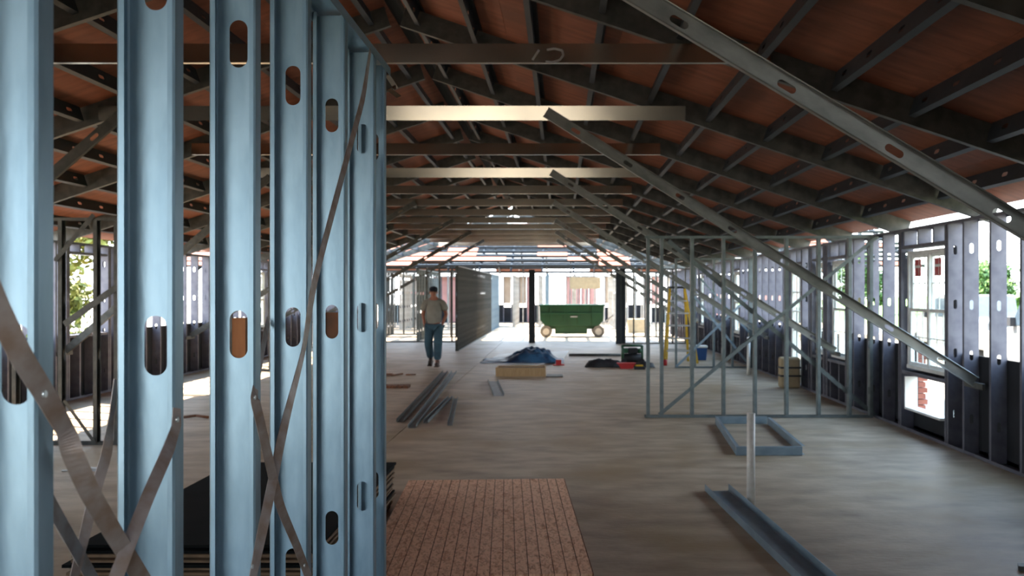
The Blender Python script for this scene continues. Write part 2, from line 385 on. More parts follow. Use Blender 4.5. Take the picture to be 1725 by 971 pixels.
def sash_window(name, x, side, y0, y1, z0, z1, halves=1, sticker=False, cols=3, rows=3):
    wn_ = struct(name); fr = .045; xm = x+side*.10
    def B(nm, a, b, c, d, m='white', xa=-.035, xb=.035, par=wn_):
        return MB().box(xm+xa, xm+xb, a, b, c, d).obj(nm, M[m], par)
    B('frame_side', y0, y0+fr, z0, z1); B('frame_side', y1-fr, y1, z0, z1)
    B('frame_head', y0+fr, y1-fr, z1-fr, z1); B('frame_sill', y0+fr, y1-fr, z0, z0+fr, xa=-.06, xb=.06)
    wd = (y1-y0-2*fr)/halves
    for h in range(halves):
        a = y0+fr+h*wd; b = a+wd
        if h: B('mullion', a-.03, a+.03, z0+fr, z1-fr)
        zm = (z0+z1)/2
        for (c, d, off) in ((z0+fr, zm+.02, -side*.012), (zm-.02, z1-fr, side*.012)):
            s = MB(); t = .035
            s.box(xm+off-.012, xm+off+.012, a+.005, a+t, c, d); s.box(xm+off-.012, xm+off+.012, b-t, b-.005, c, d)
            s.box(xm+off-.012, xm+off+.012, a+t, b-t, c, c+t); s.box(xm+off-.012, xm+off+.012, a+t, b-t, d-t, d)
            so = s.obj('sash', M['white'], wn_)
            MB().box(xm+off-.002, xm+off+.002, a+t, b-t, c+t, d-t).obj('pane', M['glass'], so)
            for i in range(1, cols):
                yy = a+t+(b-a-2*t)*i/cols; MB().box(xm+off-.006, xm+off+.006, yy-.005, yy+.005, c+t, d-t).obj('muntin', M['white'], so)
            zz = (c+d)/2; MB().box(xm+off-.0061, xm+off+.0061, a+t, b-t, zz-.005, zz+.005).obj('muntin', M['white'], so)
            if sticker and off*side > 0:
                MB().box(xm+off-side*.004-.001, xm+off-side*.004+.001, b-t-.24, b-t-.05, d-t-.22, d-t-.02).obj('sticker', M['red'], so)
                MB().box(xm+off-side*.006-.0005, xm+off-side*.006+.0005, b-t-.22, b-t-.07, d-t-.12, d-t-.09).obj('sticker_stripe', M['white'], so)
    return wn_
sash_window('window_1', RX, 1, 10.22, 11.5, .74, 2.14, 2, True)
sash_window('window_2', RX, 1, 13.8, 14.7, .65, 2.12, 1)
sash_window('window_3', RX, 1, 14.98, 15.6, .65, 2.12, 1, cols=2)
sash_window('window_4', RX, 1, 22.0, 23.0, .65, 2.12, 1)
sash_window('window_5', RX, 1, 27.5, 28.5, .65, 2.12, 1)
sash_window('window_6', LX, -1, 20.3, 21.3, .74, 2.14, 1, True)
sash_window('window_7', LX, -1, 23.0, 24.1, .74, 2.14, 1)
# glazed door in the right wall
d1 = struct('door_1')
for (a, b) in ((16.36, 16.44), (17.2, 17.29)): MB().box(RX+.06, RX+.13, a, b, .04, 2.08).obj('door_stile', M['white'], d1)
for (a, b) in ((.04, .28), (1.98, 2.08)): MB().box(RX+.06, RX+.13, 16.44, 17.2, a, b).obj('door_rail', M['white'], d1)
MB().box(RX+.093, RX+.097, 16.44, 17.2, .28, 1.98).obj('pane', M['glass'], d1)
for i in range(1, 5): MB().box(RX+.08, RX+.11, 16.44, 17.2, .28+i*.34-.01, .28+i*.34+.01).obj('muntin', M['white'], d1)
for i in range(1, 3): MB().box(RX+.081, RX+.109, 16.44+i*.253-.01, 16.44+i*.253+.01, .28, 1.98).obj('muntin', M['white'], d1)
# pale sill piece and brick pier in the gap below the first window
ws = struct('trim_1')
MB().box(RX+.0, RX+.15, 10.36, 11.4, .25, .275).obj('sill_board', M['white'], ws)
MB().box(RX+.0, RX+.15, 11.40, 11.42, .25, .64).obj('lit_jamb_web', M['white'], ws)  # white strip stands for daylight on the web of the jamb stud
pier = thing('brick_pier', 'short red brick pier outside the gap below the red-stickered window', 'brick pier', (RX+.50, 12.3, -.25))
for c in range(15):
    for j in range(1):
        off = .05 if c % 2 else 0
        MB().box(-.1+j*.21-off*.5, .1+j*.21-off*.5, -.05, .05, c*.075, c*.075+.065).obj('brick', M['brick'], pier)

# ------------------------------------------------------------------ roof
ce = struct('ceiling')
CO = math.cos(math.atan(SL)); SN = math.sin(math.atan(SL)); RD = .20; PD = .15
n_r = Vector((SN, 0, CO)); n_l = Vector((-SN, 0, CO))
slope_len = (RX-RIDGE)/CO
def roof_pt(side, s, up):        # s: distance along the slope down from the ridge, up: above the rafter's underside
    nv = n_r if side > 0 else n_l
    return Vector((RIDGE+side*s*CO, 0, under(RIDGE)-s*SN)) + nv*up
for i, z in enumerate(ZK):
    for side in (1, -1):
        a = roof_pt(side, 0.05, RD/2); b = roof_pt(side, slope_len+.21, RD/2)
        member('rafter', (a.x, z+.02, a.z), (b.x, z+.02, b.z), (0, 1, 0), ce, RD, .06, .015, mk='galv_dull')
    # light bottom angle that catches the eye under each rafter pair
    if i < len(ZK)-1:
        zb = ZK[i+1]
        for side in (1, -1):
            s = 0.2; j = 0
            while s < slope_len-.1:
                a = roof_pt(side, s, RD-PD/2)
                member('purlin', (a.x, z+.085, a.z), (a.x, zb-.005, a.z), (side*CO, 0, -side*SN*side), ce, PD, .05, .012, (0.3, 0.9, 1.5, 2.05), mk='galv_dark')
                s += .61; j += 1
    # collar tie
    x0, x1 = RIDGE-3.05, RIDGE+2.95
    if i == 2: x1 = 1.52
tie_tilt = {}
for i, z in enumerate(ZK):
    x0, x1 = (RIDGE-2.95, RIDGE+2.9)
    if abs(z-7.1) < .1: x1 = 1.56
    if i < 3: continue
    t = 0.0
    k = i-3
    if k == 1: t = 0.165
    if k == 3: t = 0.115
    if k == 0: t = -0.02
    if k == 2: t = -0.06
    fd = Vector((0, math.cos(t), math.sin(t)))      # flanges away from the camera; the web leans a little
    tie = member('collar_tie', (x0, z-.03, EYE+1.77), (x1, z-.03, EYE+1.77), fd, ce, .142, .045, .012, mk='tie')
    if k == 0:                 # smeared chalk figures on the first tie
        for pts in (((897, 101), (908, 84)), ((921, 84), (934, 82), (947, 85), (949, 93), (943, 101), (930, 105), (919, 104))):
            mb = MB()
            for p, q in zip(pts[:-1], pts[1:]): mb.bar(W(*p, z-.034), W(*q, z-.034), .002, .016)
            mb.obj('chalk_mark', M['chalk'], tie, M4=Matrix.Identity(4))
# deck: plywood sheets, unseen felt added above to stop sun through the joints
yy = Z0-1.3
ys = []
while yy < Z1+.2: ys.append((yy, min(yy+2.44, Z1+.25))); yy += 2.44
ys = [q_ for q_ in ys if q_[1] < Z1-1.0]
ZD = ys[-1][1]
for side in (1, -1):
    nv = n_r if side > 0 else n_l
    for r in range(6):
        s0 = .02+r*1.1; s1 = min(s0+1.098, slope_len+.22)
        if s0 > slope_len: continue
        for (a, b) in ys:
            p = roof_pt(side, s0, RD+.001); dx = Vector((side*CO, 0, -SN))
            R = Matrix((dx, Vector((0, 1, 0)), dx.cross(Vector((0, 1, 0))))).transposed().to_4x4(); R.translation = p
            sg = 1 if side > 0 else -1
            MB().box(0, s1-s0, a+.0015, b-.0015, 0, sg*.012).obj('plywood_sheet', M['ply'], ce, M4=R)
    p = roof_pt(side, 0, RD+.016); dx = Vector((side*CO, 0, -SN))
    R = Matrix((dx, Vector((0, 1, 0)), dx.cross(Vector((0, 1, 0))))).transposed().to_4x4(); R.translation = p
    sg = 1 if side > 0 else -1
    MB().box(0, slope_len+.23, Z0-1.3, ZD, 0, sg*.004).obj('light_seal_felt', M['felt'], ce, M4=R)
MB().prism([(RIDGE-.12, under(RIDGE)+RD+.0), (RIDGE, under(RIDGE)+RD+.04), (RIDGE+.12, under(RIDGE)+RD), (RIDGE, under(RIDGE)+RD+.07)], 'y', Z0-1.3, ZD).obj('ridge_cap', M['felt'], ce)

# unseen end wall added behind the camera; its boards and opening shape the near light
wne = struct('wall_near_added')
for (x0_, x1_, z0_, z1_) in ((LX-.15, -3.2, 0, 2.45), (0.5, RX+.15, 0, 2.45), (-3.2, .5, 2.25, 2.45), (-3.2, .5, 0, .85)):
    MB().box(x0_, x1_, -1.42, -1.40, z0_, z1_).obj('sheathing_board', M['black_board'], wne)
MB().prism([(LX, 2.46), (RX, 2.46), (RIDGE, 4.5)], 'y', -1.42, -1.40).obj('added_gable_board', M['black_board'], wne)
for x_ in (-3.3, .55, -7.2, -5.5, 2.2, 3.9): member('stud', (x_, -1.32, .004), (x_, -1.32, 2.44), (1, 0, 0), wne, .152, .041, .012, mk='galv_ext')

# cross wing at the far end: half decked
cw = struct('ceiling_2')
WY0, WYR, WY1 = 36.9, 43.3, 49.7
def wing_pt(s, up, x):            # near slope, s from the eave up
    return Vector((x, WY0+s*CO-up*SN, PLATE+s*SN+up*CO))
wing_len = (WYR-WY0)/CO
for x in [-15.4+1.22*i for i in range(25)]:
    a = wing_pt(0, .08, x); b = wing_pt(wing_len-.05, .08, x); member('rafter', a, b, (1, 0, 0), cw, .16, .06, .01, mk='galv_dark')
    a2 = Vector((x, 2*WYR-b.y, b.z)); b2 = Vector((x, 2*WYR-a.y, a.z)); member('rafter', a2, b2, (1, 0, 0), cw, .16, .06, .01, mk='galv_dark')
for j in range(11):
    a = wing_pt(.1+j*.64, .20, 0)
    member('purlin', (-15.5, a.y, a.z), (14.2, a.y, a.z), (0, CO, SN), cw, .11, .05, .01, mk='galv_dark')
    member('purlin', (-15.5, 2*WYR-a.y, a.z), (14.2, 2*WYR-a.y, a.z), (0, CO, SN), cw, .11, .05, .01, mk='galv_dark')
rnd = random.Random(4)
for far in (0, 1):
    for r in range(10):
        for c in range(24):
            x = -15.6+c*1.22
            if not far and (x > -6.5 and rnd.random() < (.88 if x > 1.5 else .62)): continue
            if far and x > -7 and rnd.random() < .85: continue
            s0 = r*.66; s1 = min(s0+.5, wing_len)
            dy = Vector((0, CO, SN)) if not far else Vector((0, -CO, SN)); p = wing_pt(s0, .245, x)
            if far: p.y = 2*WYR-p.y
            R = Matrix((Vector((1, 0, 0)), dy, Vector((1, 0, 0)).cross(dy))).transposed().to_4x4(); R.translation = p
            MB().box(.002, 1.216, 0, s1-s0, 0, .012 if not far else -.012).obj('plywood_sheet', M['ply'], cw, M4=R)

# far wall and the partitions of the cross wing
wf = struct('wall_far'); FY = 49.5
member('bottom_track', (-16, FY, .002), (14, FY, .002), (0, 0, 1), wf, .156, .035, 0, mk='galv_ext')
member('top_track', (-16, FY, PLATE), (14, FY, PLATE), (0, 0, -1), wf, .156, .035, 0, mk='galv_ext')
x = -16.0; i = 0
while x < 14:
    member('stud', (x, FY, .004), (x, FY, PLATE-.004), (1, 0, 0), wf, .152, .041, .012, mk='galv_ext'); x += .406
rnd = random.Random(11); x = -16
while x < 14:
    q = rnd.random(); hz = .95
    if q < .34: MB().box(x+.01, x+.39, FY+.08, FY+.1, .95 if q < .22 else 0, 2.4).obj('foam_board', M['pink'], wf)
    elif q < .62: MB().box(x+.01, x+.39, FY+.08, FY+.1, 1.0, 2.4 if q < .5 else 1.9).obj('tan_board', M['sheath_tan'], wf)
    if q > .12 and not (q < .34 and q >= .22): MB().box(x+.005, x+.4, FY+.08, FY+.095, 0, .8 if q < .6 else .93).obj('sheathing_board', M['black_board'], wf)
    x += .406
FARP = []
parts_far = [
 ('stud partition across the far left of the hall just short of the wing', (-7.2, 36.0), (-3.2, 36.0), None, 'galv_dull', (2.0, 2.9)),
 ('grey stud partition in the wing behind the corridor on the left', (-9.5, 42.6), (-3.2, 42.6), None, 'galv_frame', (4.2, 5.1)),
 ('grey stud partition in the wing farthest behind the green cart', (-1.2, 47.2), (6.5, 47.2), None, 'galv_frame', (6, 6.8)),
 ('grey stud partition under the open roof, middle of the right side', (3.9, 39.4), (9.5, 39.4), None, 'galv_frame', (2, 3)),
 ('slotted stud partition beyond the walking man, across the left of the hall', (-7.2, 30.7), (-2.98, 30.7), None, 'galv_dull', (1.6, 2.5)),
 ('short stud partition left of the hall behind the first left cross wall', (-6.8, 34.0), (-3.4, 34.0), None, 'galv_dull', (0.8, 1.7)),
 ('stud partition under the open roof left of the corridor', (-10.5, 40.5), (-3.1, 40.5), None, 'galv_sunlit', (3, 4)),
 ('pale stud partition across the corridor end', (-4.6, 43.5), (-.9, 43.5), None, 'galv_sunlit', (1.8, 2.8)),
 ('pale stud partition behind the green cart', (-.6, 41.2), (3.6, 41.2), None, 'galv_sunlit', (3.0, 3.7)),
 ('pale stud partition right of the cart under the open roof', (2.2, 44.5), (8.2, 44.5), None, 'galv_sunlit', (2, 3)),
 ('farthest stud partition on the left below the decked wing roof', (-12, 46.0), (-5, 46.0), None, 'galv', (5, 6)),
]
for lab, a, b, st, mk, sk in parts_far:
    FARP.append(partition('stud_partition', lab, a, b, 2.4, .406, st, mk=mk, skip=sk)[0])
for lab, a, b, mk, sp_ in (
 ('stud partition running away behind the walking man, nearest the left wall', (-6.4, 31.0), (-6.4, 36.0), 'galv_dull', .61),
 ('stud partition running away behind the walking man, left of the corridor', (-4.7, 31.2), (-4.7, 36.3), 'galv_frame', .61),
 ('pale stud partition running away under the open roof behind the man', (-6.9, 40.8), (-6.9, 45.6), 'galv_sunlit', .61),
 ('pale stud partition running away at the left side of the corridor end', (-2.2, 44.0), (-2.2, 49.0), 'galv_sunlit', .5),
 ('pale stud partition running away at the right side of the corridor end', (-1.0, 43.9), (-1.0, 49.0), 'galv_sunlit', .5),
 ('pale stud partition running away behind the green cart, left of two', (.6, 41.5), (.6, 46.8), 'galv_sunlit', .61),
 ('pale stud partition running away behind the green cart, right of two', (2.4, 41.5), (2.4, 46.8), 'galv_sunlit', .61),
 ('pale stud partition running away right of the square double post', (5.2, 39.8), (5.2, 46), 'galv_sunlit', .61)):
    partition('stud_partition', lab, a, b, 2.38, sp_, mk=mk)
partition('stud_partition', 'long stud partition running away along the corridor right of the man', (-2.87, 26.2), (-2.87, 38.6), 2.36, .406, mk='galv_dull', skip=None)
partition('stud_partition', 'stud partition running away beyond the end of the long corridor one', (-2.87, 39.2), (-2.87, 43.4), 2.36, .406, mk='galv')
partition('stud_partition', 'stud partition running away on the corridor side behind the square posts', (-.55, 37.5), (-.55, 41.1), 2.36, .406, mk='galv')

# ------------------------------------------------------------------ near right partition and others with cross braces
def px_x(px, Z): return (px-VX)*Z/F
Zp = 12.5
P1, a1, d1_ = partition('stud_partition', 'galvanised stud partition with crossed braces reaching the right wall, nearest on that side', (px_x(1086, Zp), Zp), (4.09, Zp), 2.39,
                        studs=[px_x(p, Zp)-px_x(1086, Zp) for p in (1089, 1112, 1163, 1216, 1269, 1322, 1376, 1428)]+[2.95], mk='galv_frame')
def flat(name, par, a, b, wd=.04, th=.003, m='galv', nrm=(0, 1, 0)):
    a = Vector(a); b = Vector(b); d = (b-a).normalized(); n = Vector(nrm); x = d.cross(n).normalized(); n = x.cross(d)
    R = Matrix((x, d, n)).transposed().to_4x4(); R.translation = a
    return MB().box(-wd/2, wd/2, 0, (b-a).length, -th/2, th/2).obj(name, M[m], par, M4=R)
flat('cross_brace', P1, W(1110, 699, Zp-.055), W(1479, 398, Zp-.055), .045, m='galv_frame')
flat('cross_brace', P1, W(1475, 701, Zp+.056), W(1126, 406, Zp+.056), .055, m='galv_frame')
flat('cross_brace', P1, W(1112, 699, Zp+.062), W(1300, 540, Zp+.062), .04, m='galv_frame')
Zq = 20.5
P2, a2, d2_ = partition('stud_partition', 'stud partition behind the yellow stepladder, with crossed braces', (px_x(1137, Zq), Zq), (4.09, Zq), 2.37, .406, mk='galv_frame')
flat('cross_brace', P2, W(1139, 618, Zq-.055), W(1262, 500, Zq-.055), .05)
flat('cross_brace', P2, W(1262, 615, Zq-.06), W(1170, 500, Zq-.06), .05)
flat('cross_brace', P2, W(1180, 470, Zq-.06), W(1262, 560, Zq-.06), .04)
Zr = 28.2
partition('stud_partition', 'stud partition on the right behind the square double post', (1.85, Zr+1.6), (4.09, Zr+1.6), 2.37, .406, mk='galv_dull')
partition('stud_partition', 'stud partition on the right just short of the open-roofed wing', (2.2, 34.3), (4.09, 34.3), 2.37, .406, mk='galv_dull')
# left partition seen between the foreground studs
Zl = 10.3
PL, al, dl = partition('stud_partition', 'dark stud partition with a doorway, seen between the two nearest studs', (-5.95, Zl), (-4.78, Zl), 2.46,
                       studs=[.02, px_x(101, Zl)+5.95, px_x(160, Zl)+5.95, 1.12], mk='galv_dull')
flat('cross_brace', PL, W(108, 547, Zl-.06), W(205, 478, Zl-.06), .07, m='galv_dull')
flat('cross_brace', PL, W(92, 440, Zl-.06), W(158, 362, Zl-.06), .05, m='galv_dull')
flat('cross_brace', PL, W(108, 675, Zl-.06), W(160, 747, Zl-.06), .035, m='galv_dull')
partition('stud_partition', 'stud partition beside the sun patches near the left wall', (-7.3, 19.8), (-5.9, 19.8), 2.44, .406, mk='galv_dull')

# square built-up posts
def post(label, X, Z, wd=.2, h=2.33):
    t = thing('square_post', label, 'post', (X, Z, 0))
    m4 = lambda: None
    for (s) in (1, -1):
        member('stud', (X+s*wd*.5, Z, .004), (X+s*wd*.5, Z, h), (-s, 0, 0), t, wd, wd*.49, .01, mk='galv_dark')
    MB().box(-wd*.45, wd*.45, -wd*.45, wd*.45, h, h+.01).obj('cap_plate', M['galv_dark'], t)
    MB().box(-wd*.6, wd*.6, -wd*.6, wd*.6, 0, .004).obj('base_plate', M['galv_dark'], t)
    return t
post('dark square post standing alone left of the green cart', -.93, 30.4, .19)
post('dark square post, first of the pair right of the green cart', 1.79, 29.7, .15)
post('dark square post, second of the pair right of the green cart', 1.96, 30.0, .15)

# ------------------------------------------------------------------ long diagonal braces (frame to wall)
rb = [
 ('large galvanised diagonal brace with slots crossing the upper right corner', 4.72),
 ('galvanised diagonal brace from the second collar tie down to the first window', 9.52),
 ('galvanised diagonal brace from the fourth collar tie down to the right wall', 14.3),
 ('slim diagonal brace on the right, fourth along the hall', 19.1),
 ('slim diagonal brace on the right, fifth along the hall', 23.9),
 ('slim diagonal brace on the right, sixth along the hall', 28.65),
 ('slim diagonal brace on the right, last before the open-roofed wing', 33.4)]
for lab, z in rb:
    t = thing('diagonal_brace', lab, 'brace', (4.08, z-.1, .8))
    if z < 5: a, b = W(1040, -25, z-.1+.0), Vector((4.09, z-.1, EYE-.80))
    else: a, b = Vector((-.15, z-.13, EYE+1.765)), Vector((4.09, z-.13, EYE-.9))
    L = (b-a).length
    member('channel', a, b, (0, -1, 0), t, .105, .04, .006, slots_for(L, .35), near=(z < 10), mk='galv_grey')
    MB().box(4.10, 4.129, z-.28, z+.14, .70, .76).obj('clip', M['galv_dull'], t, M4=Matrix.Identity(4))
lb = [
 ('diagonal brace on the left side seen between the two nearest studs', 9.52, -4.35, 1.75),
 ('diagonal brace on the left side seen between the second and third studs', 14.3, -4.35, 1.7),
 ('slim diagonal brace on the left side above the walking man', 19.1, -2.9, 1.765),
 ('slim diagonal brace on the left side, next beyond the man', 23.9, -2.7, 1.765),
 ('slim diagonal brace on the left side, farther down the hall', 28.65, -2.7, 1.765),
 ('slim diagonal brace on the left side, last before the open-roofed wing', 33.4, -2.7, 1.765)]
for lab, z, xa, ya in lb:
    t = thing('diagonal_brace', lab, 'brace', (-7.4, z-.1, .8))
    a, b = Vector((xa, z-.13, EYE+ya)), Vector((-7.4, z-.13, EYE-.9)); L = (b-a).length
    member('channel', a, b, (0, 1, 0), t, .105, .04, .01, slots_for(L, .35), mk='galv_dull')
    MB().box(-7.449, -7.42, z-.28, z+.14, .70, .76).obj('clip', M['galv_dull'], t, M4=Matrix.Identity(4))

# ------------------------------------------------------------------ the foreground partition
XC = -.6775; TOPZ = EYE+.822
FG = thing('stud_partition', 'big pale-blue galvanised stud wall close up, running away on the left', 'stud wall', (XC, 1.18, 0))
fz = [0.79, 1.183, 1.589, 1.997, 2.402, 2.81, 3.243, 3.43]
member('bottom_track', (XC, .6, .0015), (XC, 3.5, .0015), (0, 0, 1), FG, .098, .03, 0, near=True, mk='galv_daylit')
member('top_track', (XC, .6, TOPZ+.002), (XC, 3.5, TOPZ+.002), (0, 0, -1), FG, .099, .034, 0, near=True, mk='galv_daylit')
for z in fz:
    member('stud', (XC, z, .004), (XC, z, TOPZ-.004), (0, -1, 0), FG, .0945, .041, .012, (.354, .964, 1.574, 2.185), near=True, mk='galv_daylit')
# small wooden backing blocks behind two webs
MB().box(XC-.016, XC+.012, 2.003, 2.04, EYE-.33, EYE-.058).obj('backing_block', M['orange_wood'], FG, M4=Matrix.Identity(4))
MB().box(XC-.022, XC+.020, 2.816, 2.85, EYE-.33, EYE-.065).obj('backing_block', M['rust'], FG, M4=Matrix.Identity(4))

def strap(label, pts, wd=.03, th=.0016, twist=None, nrm0=(1, 0, 0), screws=()):
    """flat steel strap: a swept rectangle whose face normal can turn along the way"""
    pts = [Vector(p) for p in pts]
    t = thing('steel_strap', label, 'strap', pts[0])
    # refine
    P = []; T = []
    tw = twist or [0]*len(pts)
    for i in range(len(pts)-1):
        n = 8
        for k in range(n): P.append(pts[i].lerp(pts[i+1], k/n)); T.append(tw[i]+(tw[i+1]-tw[i])*(k/n))
    P.append(pts[-1]); T.append(tw[-1])
    for _ in range(3):
        Q = P[:]
        for i in range(1, len(P)-1): Q[i] = (P[i-1]+P[i]*2+P[i+1])/4
        P = Q
    bm = bmesh.new(); rings = []
    for i, p in enumerate(P):
        d = (P[min(i+1, len(P)-1)]-P[max(i-1, 0)]).normalized()
        n = Vector(nrm0).lerp(Vector((.3, -1, 0)), min(1, abs(T[i]))); n = (n-d*n.dot(d)).normalized(); s = d.cross(n)
        w2 = wd/2; h2 = th/2
        rings.append([bm.verts.new(p+s*a*w2+n*b*h2) for a, b in ((-1, -1), (1, -1), (1, 1), (-1, 1))])
    for r0, r1 in zip(rings[:-1], rings[1:]):
        for k in range(4): bm.faces.new((r0[k], r0[(k+1) % 4], r1[(k+1) % 4], r1[k]))
    bm.faces.new(rings[0][::-1]); bm.faces.new(rings[-1])
    bmesh.ops.recalc_face_normals(bm, faces=bm.faces)
    me = bpy.data.meshes.new('band'); bm.to_mesh(me); bm.free()
    link('band', me, M['strap'], t, Matrix.Identity(4))
    for s in screws:
        s = Vector(s); n = Vector(nrm0)
        MB().cyl(s, s+n*.003, .0045, 8).obj('screw', M['screw'], t, M4=Matrix.Identity(4))
    return t
def WX(px, py, X):        # a point on the plane x = X
    Z = F*X/(px-VX); return W(px, py, Z)
XR = -.622
strap('long brown strap slanting from the top of the stud wall end down across its studs',
      [WX(624, 84, XR-.002), WX(612, 165, XR+.004), WX(578, 290, XR+.012), WX(528, 480, XR+.014), WX(512, 590, XR+.003), WX(478, 720, XR+.012), WX(444, 885, XR+.004), WX(418, 1010, XR), WX(400, 1080, XR)],
      .023, twist=[0, .35, .35, .3, .1, .5, .6, .2, 0], screws=[WX(516, 566, XR+.004), WX(424, 955, XR+.004)])
strap('bent grey strap screwed to the third large stud and passing behind the fourth',
      [W(452, 540, 2.36), W(440, 600, 2.14), WX(428, 668, XR), WX(437, 705, XR+.005), WX(470, 850, XR+.010), WX(500, 920, XR+.002), WX(530, 1000, XR), WX(560, 1100, XR)],
      .021, twist=[.4, .5, .5, .5, .6, .5, .5, .3], screws=[WX(428, 670, XR+.003), WX(512, 953, XR+.003)])
strap('wide grey strap folded across the nearest stud at the lower left',
      [WX(-60, 380, XR), WX(-8, 510, XR), WX(35, 600, XR+.004), WX(76, 665, XR+.004), WX(112, 728, XR+.006), WX(122, 765, XR+.01), WX(152, 832, XR+.012), WX(195, 905, XR+.012), WX(245, 985, XR+.006), WX(300, 1075, XR)],
      .025, twist=[.6, .6, .6, .5, .3, .9, .6, .5, .5, .5], screws=[WX(73, 664, XR+.007)])
strap('grey strap hanging from the second large stud down to the left in front of it',
      [WX(298, 688, XR), WX(297, 720, XR+.002), WX(283, 760, XR+.01), WX(250, 835, XR+.014), WX(214, 925, XR+.016), WX(185, 1000, XR+.012), WX(160, 1070, XR+.01)],
      .019, twist=[.2, .4, .8, 1, 1, .9, .9], screws=[WX(297, 707, XR+.004)])
XB = -.735
strap('thin strap crossing behind the folded strap between the two nearest studs',
      [WX(196, 640, XB), WX(188, 700, XB), WX(180, 765, XB-.004), WX(160, 830, XB-.006), WX(143, 900, XB-.006), WX(122, 985, XB-.004), WX(100, 1060, XB)],
      .017, twist=[0, 0, .6, .7, .5, .3, 0], nrm0=(1, 0, 0))
strap('dark strap low behind the nearest stud running down to the right',
      [WX(40, 760, XB), WX(85, 850, XB-.002), WX(150, 965, XB-.004), WX(190, 1040, XB)], .026, nrm0=(1, 0, 0))

# crumpled light debris hung on the end of the wall
cl = thing('twisted_clip', 'small crumpled pale metal clip at the top end of the big stud wall', 'clip', (XC+.05, 3.5, EYE+.75))
for (a, b, wd) in (((650, 122, 3.6), (668, 150, 3.62), .02), ((655, 150, 3.6), (672, 163, 3.65), .02)):
    flat('strip', cl, W(*a), W(*b), wd, .002, 'tie', (0.4, 1, .2))
flat('strip', cl, W(646, 110, 3.5), W(650, 124, 3.6), .02, .002, 'tie', (0.4, 1, .2))

# ------------------------------------------------------------------ board stacks
ST = thing('board_stack', 'tall stack of black-faced boards behind the big studs, lower left', 'board stack', (-1.93, 6.1, 0))
rnd = random.Random(3); h = .0; k = 0
while h < .335:
    th = .014 if k % 2 else .018
    ox, oy = rnd.uniform(-.03, .03), rnd.uniform(-.03, .03)
    top = h+th > .32
    if top: ox, oy = .02, .06
    MB().box(-.63+ox, .63+ox, -1.18+oy, 1.22+oy, h, h+th-.002).obj('board', M['ply_dark'] if (k % 3 == 0 or top) else M['ply_edge'], ST)
    h += th+(.006 if k % 2 else .002); k += 1
top = h
SS = thing('siding_stack', 'reddish brown grooved wood-grain sheets lying on the concrete floor', 'sheet stack', (-.54, 6.57, 0), math.radians(3.3))
for j in range(4):
    o = .006*j
    MB().box(-.64+o*.3, .64-o*.3, -1.32+o, 1.34-o*2, j*.02, j*.02+.017).obj('sheet', M['red_sheet'] if j < 3 else M['yellow_edge'], SS)
# top sheet: planks with recessed grooves, slightly fanned as in the picture
bm = bmesh.new(); N = 18
xs = []; 
for i in range(N):
    a = i/N; b = (i+1)/N; xs += [(a+.0*(1/N), 0, 0), (b-.07/N, 0, 0), (b-.06/N, -1, 1), (b-.01/N, -1, 1)]
xs.append((1.0, 0, 0))
def shx(f, near): 
    return -.645+1.29*f
A = [bm.verts.new((shx(f, 1), -1.34, .100+d*.003)) for f, d, _ in xs]; Bv = [bm.verts.new((shx(f, 0), 1.33, .100+d*.003)) for f, d, _ in xs]
for i in range(len(xs)-1):
    fa = bm.faces.new((A[i], A[i+1], Bv[i+1], Bv[i])); fa.material_index = 1 if xs[i][1] < 0 or xs[i+1][1] < 0 else 0
me = bpy.data.meshes.new('top_sheet'); 
ge = bmesh.ops.extrude_face_region(bm, geom=bm.faces[:]); 
for v in [e for e in ge['geom'] if isinstance(e, bmesh.types.BMVert)]: v.co.z += 0.0
for v in (A+Bv): v.co.z = .081
bmesh.ops.recalc_face_normals(bm, faces=bm.faces)
bm.to_mesh(me); bm.free(); me.materials.append(M['siding']); me.materials.append(M['groove'])
o = link('top_sheet', me, None, SS, PW[SS.name])

# ------------------------------------------------------------------ things lying on the floor
def pipe(label, X, Z, h, r, lean=(0, 0)):
    mb = MB(); mb.cyl((0, 0, 0), (lean[0], lean[1], h), r, 20)
    o = mb.obj('standing_pipe', M['pvc'], loc=(X, Z, 0)); me = o.data
    return tag(o, label, 'pipe')
pipe('white plastic pipe standing upright on the bare floor, nearest one', px_x(1265, 7.4), 7.4, .715, .032, (.0, 0))
pipe('white plastic pipe standing far off beside the right wall', px_x(1261, 18.8), 18.8, .75, .035)
pipe('white plastic pipe standing near the left wall beside a pale block', px_x(155, 15.3), 15.3, .31, .045)
MB().box(-.09, .09, -.1, .1, 0, .24).obj('pale_block', M['pvc'], loc=(px_x(141, 15.4)-.02, 15.4, 0), bevel=.01); o = bpy.data.objects['pale_block']; tag(o, 'pale block on the floor beside the left standing pipe', 'block')

def floor_channel(label, a, b, wd, fl, group=None, mk='galv', tilt=(0, 0, 1), z=.003, slots=()):
    a = Vector((a[0], a[1], z)); b = Vector((b[0], b[1], z))
    o = member('steel_channel', a, b, tilt, None, wd, fl, 0, slots, near=True, mk=mk)
    return tag(o, label, 'channel', group)
pa, pb = W(1210, 823, 8.02), Vector((0, 0, 0))
floor_channel('wide galvanised channel lying open side up at the lower right by the white pipe', (1.295, 7.9), (1.485, 4.9), .2, .06)
